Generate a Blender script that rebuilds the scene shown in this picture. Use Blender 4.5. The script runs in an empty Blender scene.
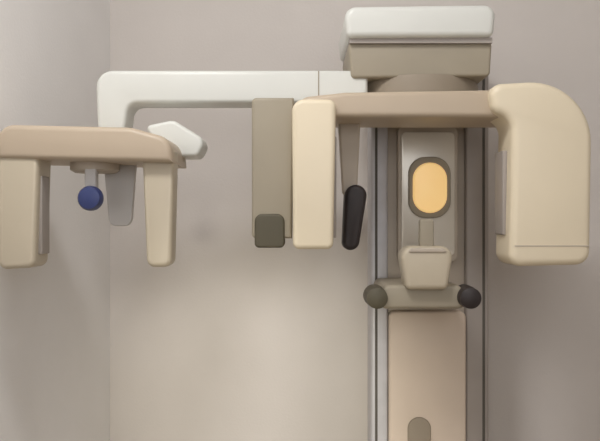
import bpy, bmesh, math
from mathutils import Vector, Matrix
C = bpy.context.scene
col = C.collection
CAMY, CAMZ, F = -2.0, 1.45, 800.0

def W(px, D):            # metres right of the camera axis
    return (px - 300.0) / F * D
def H(py, D):            # metres above the floor
    return CAMZ - (py - 220.5) / F * D

# ------------------------------------------------------------ materials
def mat(name, rgb, rough=0.5, metal=0.0, var=0.04, scale=6.0, bump=0.0, bscale=200.0, spec=0.5, coat=0.0):
    m = bpy.data.materials.new(name); m.use_nodes = True
    nt = m.node_tree; b = nt.nodes['Principled BSDF']
    tc = nt.nodes.new('ShaderNodeTexCoord')
    n = nt.nodes.new('ShaderNodeTexNoise'); n.inputs['Scale'].default_value = scale
    n.inputs['Detail'].default_value = 4
    nt.links.new(tc.outputs['Object'], n.inputs['Vector'])
    r = nt.nodes.new('ShaderNodeValToRGB')
    r.color_ramp.elements[0].position = 0.3; r.color_ramp.elements[1].position = 0.7
    r.color_ramp.elements[0].color = [c * (1 - var) for c in rgb] + [1]
    r.color_ramp.elements[1].color = [min(1, c * (1 + var)) for c in rgb] + [1]
    nt.links.new(n.outputs['Fac'], r.inputs['Fac'])
    nt.links.new(r.outputs['Color'], b.inputs['Base Color'])
    b.inputs['Roughness'].default_value = rough
    b.inputs['Metallic'].default_value = metal
    b.inputs['Specular IOR Level'].default_value = spec
    b.inputs['Coat Weight'].default_value = coat
    if bump:
        n2 = nt.nodes.new('ShaderNodeTexNoise'); n2.inputs['Scale'].default_value = bscale
        nt.links.new(tc.outputs['Object'], n2.inputs['Vector'])
        bp = nt.nodes.new('ShaderNodeBump'); bp.inputs['Strength'].default_value = bump
        bp.inputs['Distance'].default_value = 0.002
        nt.links.new(n2.outputs['Fac'], bp.inputs['Height'])
        nt.links.new(bp.outputs['Normal'], b.inputs['Normal'])
    return m

M = {}
M['wall'] = mat('wall_paint', (0.685, 0.64, 0.605), 0.85, var=0.015, bump=0.25, bscale=120)
M['wall_white'] = mat('wall_paint_white', (0.88, 0.865, 0.85), 0.85, var=0.015, bump=0.25, bscale=120)
M['ceil'] = mat('ceiling_paint', (0.72, 0.69, 0.66), 0.9, var=0.015)
M['floor'] = mat('vinyl_floor', (0.42, 0.34, 0.24), 0.5, var=0.12, scale=14)
M['cream'] = mat('cream_enamel', (0.80, 0.70, 0.525), 0.42, var=0.02, bump=0.04, bscale=300)
M['leg'] = mat('pale_beige_enamel', (0.56, 0.49, 0.375), 0.42, var=0.02, bump=0.04, bscale=300)
M['beige'] = mat('beige_enamel', (0.52, 0.425, 0.32), 0.45, var=0.02, bump=0.04, bscale=300)
M['white'] = mat('white_enamel', (0.74, 0.75, 0.71), 0.38, var=0.015, bump=0.03, bscale=300)
M['cover'] = mat('column_cover_paint', (0.66, 0.55, 0.45), 0.5, var=0.03)
M['alu'] = mat('brushed_aluminium', (0.55, 0.54, 0.56), 0.45, 0.1, var=0.06, scale=20)
M['dalu'] = mat('dark_grey_metal', (0.37, 0.33, 0.30), 0.5, 0.1, var=0.06)
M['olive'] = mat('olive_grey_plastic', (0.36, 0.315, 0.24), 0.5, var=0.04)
M['dolive'] = mat('dark_olive_rubber', (0.09, 0.078, 0.05), 0.6, var=0.05)
M['taupe'] = mat('taupe_plastic', (0.52, 0.45, 0.37), 0.5, var=0.04)
M['black'] = mat('black_rubber', (0.025, 0.018, 0.018), 0.55, var=0.1, bump=0.1, bscale=250)
M['blue'] = mat('blue_plastic', (0.035, 0.05, 0.16), 0.4, var=0.05)
M['acryl'] = mat('grey_acrylic', (0.62, 0.60, 0.59), 0.35, var=0.03)
M['groove'] = mat('seam_shadow_gap', (0.10, 0.09, 0.075), 0.7, var=0.02)
M['steel'] = mat('polished_steel', (0.55, 0.54, 0.52), 0.25, 0.9, var=0.03)
M['mirror'] = mat('mirror_glass', (0.80, 0.75, 0.66), 0.25, 0.15, var=0.01)
M['inlay'] = mat('brown_grip', (0.30, 0.25, 0.19), 0.6, var=0.05)

def glow_mat(name, rgb, edge, st):
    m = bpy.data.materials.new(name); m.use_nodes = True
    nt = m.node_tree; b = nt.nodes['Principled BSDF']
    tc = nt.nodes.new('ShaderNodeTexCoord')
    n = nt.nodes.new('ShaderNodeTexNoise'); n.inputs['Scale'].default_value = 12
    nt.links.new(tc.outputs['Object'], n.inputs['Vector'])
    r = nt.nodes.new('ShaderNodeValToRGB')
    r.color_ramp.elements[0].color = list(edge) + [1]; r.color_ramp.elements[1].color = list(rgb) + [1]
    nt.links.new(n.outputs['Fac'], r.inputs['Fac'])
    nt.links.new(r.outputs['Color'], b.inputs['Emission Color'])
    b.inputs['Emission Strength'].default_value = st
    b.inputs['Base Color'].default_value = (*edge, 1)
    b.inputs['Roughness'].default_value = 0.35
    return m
M['lamp'] = glow_mat('amber_emissive', (1.0, 0.72, 0.33), (0.92, 0.58, 0.22), 0.55)
M['panel'] = glow_mat('ceiling_diffuser', (1, 0.95, 0.88), (1, 0.93, 0.85), 2.0)

# ------------------------------------------------------------ mesh helpers
def rbox(bm, x0, x1, y0, y1, z0, z1, r=0.006, seg=3):
    g = bmesh.ops.create_cube(bm, size=1.0)
    vs = g['verts']
    for v in vs:
        v.co = Vector(((x0 + x1) / 2 + v.co.x * (x1 - x0), (y0 + y1) / 2 + v.co.y * (y1 - y0), (z0 + z1) / 2 + v.co.z * (z1 - z0)))
    es = {e for v in vs for e in v.link_edges}
    r = min(r, 0.49 * min(abs(x1 - x0), abs(y1 - y0), abs(z1 - z0)))
    if r > 0:
        bmesh.ops.bevel(bm, geom=list(es), offset=r, segments=seg, profile=0.5, affect='EDGES', clamp_overlap=True)

def round_poly(pts, seg=8):
    """pts = [(x, z, radius)] -> outline with filleted corners"""
    out = []
    n = len(pts)
    for i in range(n):
        p0 = Vector(pts[i - 1][:2]); p = Vector(pts[i][:2]); p1 = Vector(pts[(i + 1) % n][:2]); r = pts[i][2]
        if r <= 0: out.append(p); continue
        a = (p0 - p); b = (p1 - p); la, lb = a.length, b.length
        a.normalize(); b.normalize()
        ang = a.angle(b)
        lim = pts[i][3] if len(pts[i]) > 3 else 0.49
        d = min(r / math.tan(ang / 2), lim * la, lim * lb)
        rr = d * math.tan(ang / 2)
        cdir = (a + b).normalized(); cen = p + cdir * (rr / math.sin(ang / 2))
        s = p + a * d - cen; e = p + b * d - cen
        tot = s.angle(e); sgn = 1 if s.x * e.y - s.y * e.x > 0 else -1
        for k in range(seg + 1):
            t = sgn * tot * k / seg
            out.append(cen + Vector((s.x * math.cos(t) - s.y * math.sin(t), s.x * math.sin(t) + s.y * math.cos(t))))
    return out

def prism(bm, pts, y0, y1, bev=0.008, seg=8, axis='y'):
    """outline in x-z pushed through y (or outline x-y through z)"""
    if bev: pts = [(p[0], p[1], max(p[2], bev * 1.15) if p[2] > 0 else 0, *p[3:]) for p in pts]
    o = round_poly(pts, seg)
    o = [p for i, p in enumerate(o) if (p - o[i - 1]).length > 1e-5]
    area = sum(o[i - 1].x * o[i].y - o[i].x * o[i - 1].y for i in range(len(o)))
    if area < 0: o = o[::-1]
    n = len(o)
    def inset(d):
        out = []
        for i in range(n):
            a = (o[i] - o[i - 1]).normalized(); b = (o[(i + 1) % n] - o[i]).normalized()
            na = Vector((-a.y, a.x)); nb = Vector((-b.y, b.x)); m = (na + nb)
            m = m / max(0.3, m.length_squared / 2)
            out.append(o[i] + m * d)
        return out
    def mk(p, t): return Vector((p.x, t, p.y)) if axis == 'y' else Vector((p.x, p.y, t))
    S = 4 if bev else 0
    spec = [(bev * (1 - math.sin(math.pi / 2 * k / S)), bev * (1 - math.cos(math.pi / 2 * k / S))) for k in range(S + 1)] if bev else [(0, 0)]
    rings = [(d, y0 + t) for d, t in spec] + [(d, y1 - t) for d, t in spec[::-1]]
    rv = [[bm.verts.new(mk(p, t)) for p in inset(d)] for d, t in rings]
    bm.faces.new(rv[0]); bm.faces.new(rv[-1][::-1])
    for a, b in zip(rv, rv[1:]):
        for i in range(n):
            bm.faces.new((a[i], b[i], b[(i + 1) % n], a[(i + 1) % n]))

def lathe(bm, prof, cen, axis='z', n=32):
    """prof = [(radius, t)] spun round an axis through cen"""
    rings = []
    for r, t in prof:
        ring = []
        for k in range(n):
            a = 2 * math.pi * k / n; u, v = r * math.cos(a), r * math.sin(a)
            p = {'z': (u, v, t), 'y': (u, t, v), 'x': (t, u, v)}[axis]
            ring.append(bm.verts.new(Vector(cen) + Vector(p)))
        rings.append(ring)
    for a, b in zip(rings, rings[1:]):
        for k in range(n):
            bm.faces.new((a[k], a[(k + 1) % n], b[(k + 1) % n], b[k]))
    bm.faces.new(rings[0]); bm.faces.new(rings[-1][::-1])

def tube(bm, path, r, n=14):
    path = [Vector(p) for p in path]; rings = []
    for i, p in enumerate(path):
        d = (path[min(i + 1, len(path) - 1)] - path[max(i - 1, 0)]).normalized()
        up = Vector((0, 0, 1)) if abs(d.z) < 0.9 else Vector((0, 1, 0))
        s = d.cross(up).normalized(); t = s.cross(d)
        rings.append([bm.verts.new(p + r * (math.cos(2 * math.pi * k / n) * s + math.sin(2 * math.pi * k / n) * t)) for k in range(n)])
    for a, b in zip(rings, rings[1:]):
        for k in range(n):
            bm.faces.new((a[k], a[(k + 1) % n], b[(k + 1) % n], b[k]))
    bm.faces.new(rings[0]); bm.faces.new(rings[-1][::-1])

def obj(name, bm, m, parent=None, origin=(0, 0, 0), smooth=True):
    bmesh.ops.recalc_face_normals(bm, faces=bm.faces)
    for v in bm.verts: v.co -= Vector(origin)
    me = bpy.data.meshes.new(name); bm.to_mesh(me); bm.free()
    me.materials.append(m)
    if smooth:
        for p in me.polygons: p.use_smooth = True
        try: me.set_sharp_from_angle(angle=math.radians(40))
        except Exception: pass
    o = bpy.data.objects.new(name, me); col.objects.link(o)
    if parent: o.parent = parent
    else: o.location = origin
    return o

def NB(): return bmesh.new()

# ------------------------------------------------------------ the room
A = math.radians(9)
U = Vector((math.cos(A), -math.sin(A), 0)); V = Vector((math.sin(A), math.cos(A), 0))
C0 = Vector((W(110, 2.85), 2.85 + CAMY, 0))
RW, RD, RH, TH = 2.6, 3.7, 3.0, 0.10
RM = Matrix(((U.x, V.x, 0, C0.x), (U.y, V.y, 0, C0.y), (0, 0, 1, 0), (0, 0, 0, 1)))
def room_box(name, u0, u1, v0, v1, z0, z1, m):
    bm = NB(); rbox(bm, u0, u1, v0, v1, z0, z1, 0)
    o = obj(name, bm, m, smooth=False); o.matrix_world = RM
    o['kind'] = 'structure'
    return o
room_box('floor', -TH, RW + TH, -RD - TH, TH, -0.1, 0, M['floor'])
room_box('ceiling', -TH, RW + TH, -RD - TH, TH, RH, RH + 0.1, M['ceil'])
room_box('wall_back', -TH, RW + TH, 0, TH, 0, RH, M['wall'])
room_box('wall_left', -TH, 0, -RD, 0, 0, RH, M['wall_white'])
room_box('wall_right', RW, RW + TH, -RD, 0, 0, RH, M['wall'])
room_box('wall_front', -TH, RW + TH, -RD - TH, -RD, 0, RH, M['wall_white'])
room_box('baseboard_back', 0.012, RW - 0.012, -0.012, 0, 0, 0.09, M['ceil'])
room_box('baseboard_left', 0, 0.012, -RD, 0, 0, 0.09, M['ceil'])

# ------------------------------------------------------------ the x-ray machine
base = Vector((0.385, 0.42, 0.0))
root = bpy.data.objects.new('dental_xray_machine', None); col.objects.link(root)
root.location = base; root.empty_display_size = 0.2
root['label'] = 'cream panoramic dental x-ray machine with white side arm, in front of wall'
root['category'] = 'x-ray machine'
def part(name, bm, m, parent=root, label=None):
    o = obj(name, bm, m, parent, base)
    if label: o['label'] = label
    return o

# --- column: foot, body, two side profiles, lower cover
DC = 2.36                                  # distance of the column front
xl, xr = W(371, DC), W(489, DC)
yc = DC + CAMY
bm = NB(); rbox(bm, xl - 0.10, xr + 0.10, yc - 0.40, yc + 0.14, 0.0, 0.035, 0.012); part('base_plate', bm, M['beige'])
bm = NB(); rbox(bm, xl + 0.02, xr - 0.02, yc + 0.03, yc + 0.14, 0.03, H(30, DC), 0.006); column = part('column', bm, M['taupe'])
bm = NB(); rbox(bm, xl, W(388, DC), yc, yc + 0.13, 0.03, H(60, DC), 0.008)
rail = part('side_rail', bm, M['alu'], label='silver grey aluminium side rail, left of the column')
bm = NB(); rbox(bm, W(375, DC), W(377.5, DC), yc - 0.002, yc + 0.006, 0.10, H(70, DC), 0.001); part('rail_groove', bm, M['groove'], rail)
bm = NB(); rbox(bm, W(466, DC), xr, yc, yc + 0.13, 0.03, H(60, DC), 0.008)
rail = part('side_rail', bm, M['dalu'], label='dark grey side rail, right of the column')  # dark tone carries the shadow on the column's right side
bm = NB(); rbox(bm, W(482.5, DC), W(485, DC), yc - 0.002, yc + 0.006, 0.10, H(70, DC), 0.001); part('rail_groove', bm, M['groove'], rail)
bm = NB(); prism(bm, [(W(388.5, DC), 0.035, 0.01), (W(465.5, DC), 0.035, 0.01), (W(465.5, DC), H(311, DC), 0.02), (W(388.5, DC), H(311, DC), 0.02)], yc - 0.012, yc + 0.04, 0.008)
cover = part('lower_cover', bm, M['cover'], label='beige lower column cover')
# dark grip recess at the lower edge of the picture
x0, x1 = W(407, DC), W(430, DC)
bm = NB(); prism(bm, [(x0, H(500, DC), 0.03), (x1, H(500, DC), 0.03), (x1, H(416, DC), 0.033), (x0, H(416, DC), 0.033)], yc - 0.020, yc - 0.008, 0.004)
part('grip_plate', bm, M['inlay'], cover, 'dark brown rounded plate')

# --- mirror panel on the column with an emissive amber oval
xm0, xm1 = W(398, DC), W(458, DC)
bm = NB(); prism(bm, [(xm0, H(262, DC), 0.02), (xm1, H(262, DC), 0.02), (xm1, H(126, DC), 0.02), (xm0, H(126, DC), 0.02)], yc + 0.004, yc + 0.035, 0.004)
mirror_frame = part('mirror_panel', bm, M['taupe'])
bm = NB(); prism(bm, [(xm0 + .010, H(256, DC), 0.015), (xm1 - .010, H(256, DC), 0.015), (xm1 - .010, H(132, DC), 0.015), (xm0 + .010, H(132, DC), 0.015)], yc - 0.002, yc + 0.008, 0.002)
part('mirror', bm, M['mirror'], mirror_frame)
cx, cz = W(428.5, DC), H(188, DC)
bm = NB(); prism(bm, [(W(408, DC), H(218, DC), 0.05), (W(450, DC), H(218, DC), 0.05), (W(450, DC), H(157, DC), 0.05), (W(408, DC), H(157, DC), 0.05)], yc - 0.014, yc + 0.002, 0.004)
bezel = part('glow_bezel', bm, M['olive'])
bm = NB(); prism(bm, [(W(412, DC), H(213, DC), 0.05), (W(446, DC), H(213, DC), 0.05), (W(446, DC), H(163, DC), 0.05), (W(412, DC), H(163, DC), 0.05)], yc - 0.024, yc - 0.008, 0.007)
part('glow_oval', bm, M['lamp'], bezel, 'glowing amber oval')  # emissive oval gives the warm amber spot over the mirror

# --- carriage at the top: white cover, neck and turntable coloured dark as if shaded
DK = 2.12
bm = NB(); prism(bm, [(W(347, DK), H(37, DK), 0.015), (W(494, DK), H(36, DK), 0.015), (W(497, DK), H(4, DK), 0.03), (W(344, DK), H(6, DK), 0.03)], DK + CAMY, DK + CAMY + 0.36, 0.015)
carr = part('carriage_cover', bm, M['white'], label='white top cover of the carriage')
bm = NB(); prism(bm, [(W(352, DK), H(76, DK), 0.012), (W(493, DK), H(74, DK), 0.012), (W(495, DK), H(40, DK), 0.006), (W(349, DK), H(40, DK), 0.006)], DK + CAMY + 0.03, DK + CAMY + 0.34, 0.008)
neck = part('carriage_body', bm, M['olive'])  # olive paint holds the shade below the white cover
bm = NB(); prism(bm, [(W(350, DK), H(41.5, DK), 0), (W(494, DK), H(41.5, DK), 0), (W(494, DK), H(36, DK), 0), (W(350, DK), H(36, DK), 0)], DK + CAMY + 0.018, DK + CAMY + 0.34, 0.0)
part('seam_strip', bm, M['dalu'], carr)  # dark strip drawn as the shadow line under the cover
cxx = W(426, 2.14)
bm = NB(); lathe(bm, [(0.165, H(94, 2.0)), (0.172, H(92, 2.0)), (0.172, H(80, 2.12)), (0.166, H(73, 2.12))], (cxx, 0.30, 0), 'z', 48)
part('turntable', bm, M['inlay'])  # brown colour stands in for the shade beneath the carriage

# --- rotating arm: beam, tube head on the right, sensor head on the left
DA = 2.0; ya = DA + CAMY
bm = NB(); prism(bm, [(W(296, DA), H(117, DA), 0.02), (W(528, DA), H(117, DA), 0.0), (W(528, DA), H(89, DA), 0.0), (W(345, DA), H(92, DA), 0.03), (W(300, DA), H(97, DA), 0.03)], ya, ya + 0.24, 0.012)
beam = part('rotating_arm', bm, M['beige'])
tp = [(W(506, DA), H(266, DA), 0.03), (W(586, DA), H(264, DA), 0.035), (W(589, DA), H(80, DA), 0.155, 0.62), (W(486, DA), H(86, DA), 0.03), (W(490, DA), H(112, DA), 0.03), (W(509, DA), H(122, DA), 0.045)]
bm = NB(); prism(bm, tp, ya - 0.035, ya + 0.12, 0.018, 14)
tube_head = part('tube_head', bm, M['cream'])
bm = NB(); prism(bm, [(W(503.5, DA), H(235, DA), 0.004), (W(509, DA), H(235, DA), 0.004), (W(509, DA), H(150, DA), 0.004), (W(503.5, DA), H(150, DA), 0.004)], ya + 0.01, ya + 0.09, 0.003)
part('collimator_window', bm, M['dalu'], tube_head)
bm = NB(); rbox(bm, W(511, DA), W(584.5, DA), ya - 0.0362, ya - 0.030, H(246, DA), H(245, DA), 0)
part('seam_strip', bm, M['taupe'], tube_head)

# sensor head
bm = NB(); prism(bm, [(W(293, DA), H(249, DA), 0.016), (W(333, DA), H(249, DA), 0.016), (W(336, DA), H(100, DA), 0.02), (W(292, DA), H(100, DA), 0.03)], ya - 0.02, ya + 0.14, 0.012)
sens = part('sensor_head', bm, M['cream'])
bm = NB(); rbox(bm, W(331, DA), W(337, DA), ya + 0.03, ya + 0.10, H(238, DA), H(135, DA), 0.003)
part('sensor_window', bm, M['dalu'], sens)
bm = NB(); prism(bm, [(W(253, 2.12), H(238, 2.12), 0.012), (W(292, 2.12), H(238, 2.12), 0.0), (W(294, 2.12), H(101, 2.12), 0.0), (W(253, 2.12), H(101, 2.12), 0.012)], ya + 0.06, ya + 0.17, 0.008)
hou = part('sensor_housing', bm, M['olive'], sens, 'olive grey housing behind the sensor')
bm = NB(); prism(bm, [(W(256, 2.12), H(247, 2.12), 0.012), (W(285, 2.12), H(247, 2.12), 0.012), (W(285, 2.12), H(214, 2.12), 0.02), (W(256, 2.12), H(214, 2.12), 0.02)], ya + 0.05, ya + 0.15, 0.006)
part('sensor_connector', bm, M['dolive'], sens, 'dark foot of the sensor housing')

# --- head clamp with black pad
DH = 2.14; yh = DH + CAMY
bm = NB(); prism(bm, [(W(343, DH), H(195, DH), 0.01), (W(357, DH), H(195, DH), 0.01), (W(361, DH), H(112, DH), 0.01), (W(338, DH), H(112, DH), 0.01)], yh, yh + 0.05, 0.006)
clamp = part('head_clamp', bm, M['taupe'])
bm = NB(); prism(bm, [(W(342, DH), H(250, DH), 0.022), (W(358, DH), H(250, DH), 0.026), (W(368, DH), H(186, DH), 0.03), (W(345, DH), H(184, DH), 0.03)], yh - 0.02, yh + 0.06, 0.012)
part('temple_pad', bm, M['black'], clamp, 'black temple pad')

# --- chin support: bracket, chin rest, bite post, handles
DB = 2.10; yb = DB + CAMY
bm = NB(); prism(bm, [(W(380, DB), H(309, DB), 0.015), (W(466, DB), H(309, DB), 0.015), (W(462, DB), H(285, DB), 0.02), (W(384, DB), H(285, DB), 0.02)], yb, yc + 0.02, 0.01)
bracket = part('chin_bracket', bm, M['olive'])
bm = NB(); prism(bm, [(W(405, DB), H(289, DB), 0.01), (W(446, DB), H(289, DB), 0.01), (W(453, DB), H(246, DB), 0.03), (W(398, DB), H(246, DB), 0.03)], yb - 0.03, yb + 0.06, 0.014)
chin = part('chin_rest', bm, M['leg'], bracket, 'pale beige chin rest')
bm = NB(); prism(bm, [(W(405, DB), H(252, DB), 0.006), (W(446, DB), H(252, DB), 0.006), (W(441, DB), H(247.5, DB), 0.006), (W(410, DB), H(247.5, DB), 0.006)], yb - 0.034, yb + 0.0, 0.003)
part('chin_pad', bm, M['taupe'], bracket)
bm = NB(); prism(bm, [(W(420, DB), H(248, DB), 0.0), (W(434, DB), H(248, DB), 0.0), (W(434, DB), H(219, DB), 0.008), (W(420, DB), H(219, DB), 0.008)], yb, yb + 0.03, 0.004)
part('bite_post', bm, M['olive'], bracket)
for s, cxp in ((-1, 376), (1, 468)):
    x = W(cxp, DB)
    bm = NB(); rbox(bm, min(x, W(423 + s * 40, DB)), max(x, W(423 + s * 40, DB)), yb + 0.01, yb + 0.05, H(302, DB), H(292, DB), 0.01)
    hd = part('handle', bm, M['dalu'])
    bm = NB(); lathe(bm, [(0.014, -0.045), (0.027, -0.038), (0.029, 0.0), (0.030, 0.05), (0.024, 0.075), (0.012, 0.082)], (x, yb + 0.0, H(297, DB)), 'y', 28)
    part('handle_grip', bm, M['black'] if s > 0 else M['dolive'], hd, 'dark rubber grip, %s of the chin rest' % ('right' if s > 0 else 'left'))

# --- long white side arm carrying the head holder
DS = 2.16; ys = DS + CAMY
bm = NB(); prism(bm, [(W(97, DS), H(131, DS), 0.006), (W(124, DS), H(131, DS), 0.006), (W(128, DS), H(103, DS), 0.03), (W(368, DS), H(103, DS), 0.0), (W(368, DS), H(70, DS), 0.0), (W(95, DS), H(70, DS), 0.045)], ys, ys + 0.11, 0.012)
arm = part('side_arm', bm, M['white'], label='long white side arm')
bm = NB(); rbox(bm, W(318, DS), W(319.2, DS), ys - 0.0015, ys + 0.02, H(102, DS), H(71, DS), 0)
part('seam_strip', bm, M['olive'], arm)
bm = NB(); prism(bm, [(W(148, DS), H(128, DS), 0.01), (W(176, DS), H(122, DS), 0.03), (W(208, DS), H(142, DS), 0.03), (W(200, DS), H(158, DS), 0.02), (W(165, DS), H(158, DS), 0.01)][::-1], ys - 0.05, ys + 0.07, 0.01)
part('shoulder_cover', bm, M['white'], arm, 'small white shoulder cover under the arm')

# head holder: inverted U of cross bar, detector leg and collimator leg
DP = 1.93; yp = DP + CAMY
bm = NB(); prism(bm, [(W(-4, DP), H(158, DP), 0.0), (W(172, DP), H(162, DP), 0.0), (W(170, DP), H(138, DP), 0.05), (W(130, DP), H(127, DP), 0.05), (W(-4, DP), H(124, DP), 0.04)], yp, yp + 0.26, 0.014)
cross = part('cross_bar', bm, M['beige'])
bm = NB(); prism(bm, [(W(-4, DP), H(270, DP), 0.02), (W(33, DP), H(268, DP), 0.02), (W(37, DP), H(150, DP), 0.0), (W(-4, DP), H(150, DP), 0.0)], yp + 0.01, yp + 0.12, 0.012)
det = part('detector_leg', bm, M['leg'], cross)
bm = NB(); rbox(bm, W(33, DP), W(37.5, DP), yp + 0.035, yp + 0.095, H(255, DP), H(175, DP), 0.003)
part('sensor_window', bm, M['dalu'], cross)
bm = NB(); prism(bm, [(W(144, DP), H(268, DP), 0.02), (W(169, DP), H(268, DP), 0.02), (W(172, DP), H(150, DP), 0.0), (W(139, DP), H(150, DP), 0.0)], yp + 0.03, yp + 0.11, 0.012)
part('collimator_leg', bm, M['leg'], cross)
# hub and ear rods
bm = NB(); lathe(bm, [(0.05, H(170, DP)), (0.062, H(167, DP)), (0.062, H(156, DP))], (W(92, 2.02), yp + 0.12, 0), 'z', 36)
hub = part('hub', bm, M['taupe'], cross)
bm = NB(); rbox(bm, W(83, 1.98), W(95, 1.98), yp + 0.06, yp + 0.09, H(210, 1.98), H(164, 1.98), 0.006)
rod = part('ear_rod_arm', bm, M['acryl'], cross)
bm = NB(); lathe(bm, [(0.010, -0.012), (0.026, -0.008), (0.031, 0.004), (0.031, 0.016), (0.016, 0.024)], (W(88, 1.96), yp + 0.045, H(198, 1.96)), 'y', 32)
part('ear_plug', bm, M['blue'], cross, 'blue round ear plug')
bm = NB(); prism(bm, [(W(110, 2.1), H(226, 2.1), 0.02), (W(132, 2.1), H(226, 2.1), 0.02), (W(137, 2.1), H(160, 2.1), 0.0), (W(104, 2.1), H(160, 2.1), 0.0)], yp + 0.16, yp + 0.18, 0.004)
part('forehead_plate', bm, M['acryl'], cross, 'grey forehead plate')

# ------------------------------------------------------------ ceiling lamp and added unseen lights
def light(name, kind, loc, target, energy, color, **kw):
    d = bpy.data.lights.new(name, kind); d.energy = energy; d.color = color
    for k, v in kw.items(): setattr(d, k, v)
    o = bpy.data.objects.new(name, d); col.objects.link(o); o.location = loc
    o.rotation_euler = (Vector(target) - Vector(loc)).to_track_quat('-Z', 'Y').to_euler()
    return o
light('ceiling_lamp', 'AREA', (-0.38, -1.0, 2.96), (-0.38, -0.6, 1.5), 22, (1.0, 0.98, 0.96), shape='DISK', size=0.45)
light('overhead_fill', 'AREA', (0.6, -1.9, 2.97), (0.6, -1.9, 0), 7, (0.95, 0.97, 1.0), shape='RECTANGLE', size=1.2, size_y=0.6)  # added overhead fill, lifts the ambient level
light('front_fill', 'AREA', (0.3, -2.45, 1.95), (0.2, 0.4, 1.5), 8, (0.95, 0.97, 1.0), shape='RECTANGLE', size=1.0, size_y=0.8)  # added cool fill behind the camera for the machine's front
light('wall_pool_spot', 'SPOT', (-0.35, -2.45, 1.15), (-0.13, 0.74, 0.79), 165, (1.0, 0.96, 0.82), spot_size=math.radians(27), spot_blend=0.85, shadow_soft_size=0.15)  # added low spot that makes the bright pool on the lower wall

w = bpy.data.worlds.new('world'); C.world = w; w.use_nodes = True
w.node_tree.nodes['Background'].inputs['Color'].default_value = (0.6, 0.6, 0.62, 1)
w.node_tree.nodes['Background'].inputs['Strength'].default_value = 0.3

# ------------------------------------------------------------ camera
cd = bpy.data.cameras.new('camera'); cd.sensor_fit = 'HORIZONTAL'; cd.sensor_width = 36
cd.lens = 36 * F / 600.0; cd.clip_start = 0.05
cam = bpy.data.objects.new('camera', cd); col.objects.link(cam)
cam.location = (0, CAMY, CAMZ); cam.rotation_euler = (math.pi / 2, 0, 0)
C.camera = cam
vs = C.view_settings
vs.view_transform = 'Standard'; vs.look = 'None'; vs.gamma = 1; vs.use_curve_mapping = False; vs.exposure = 0.0
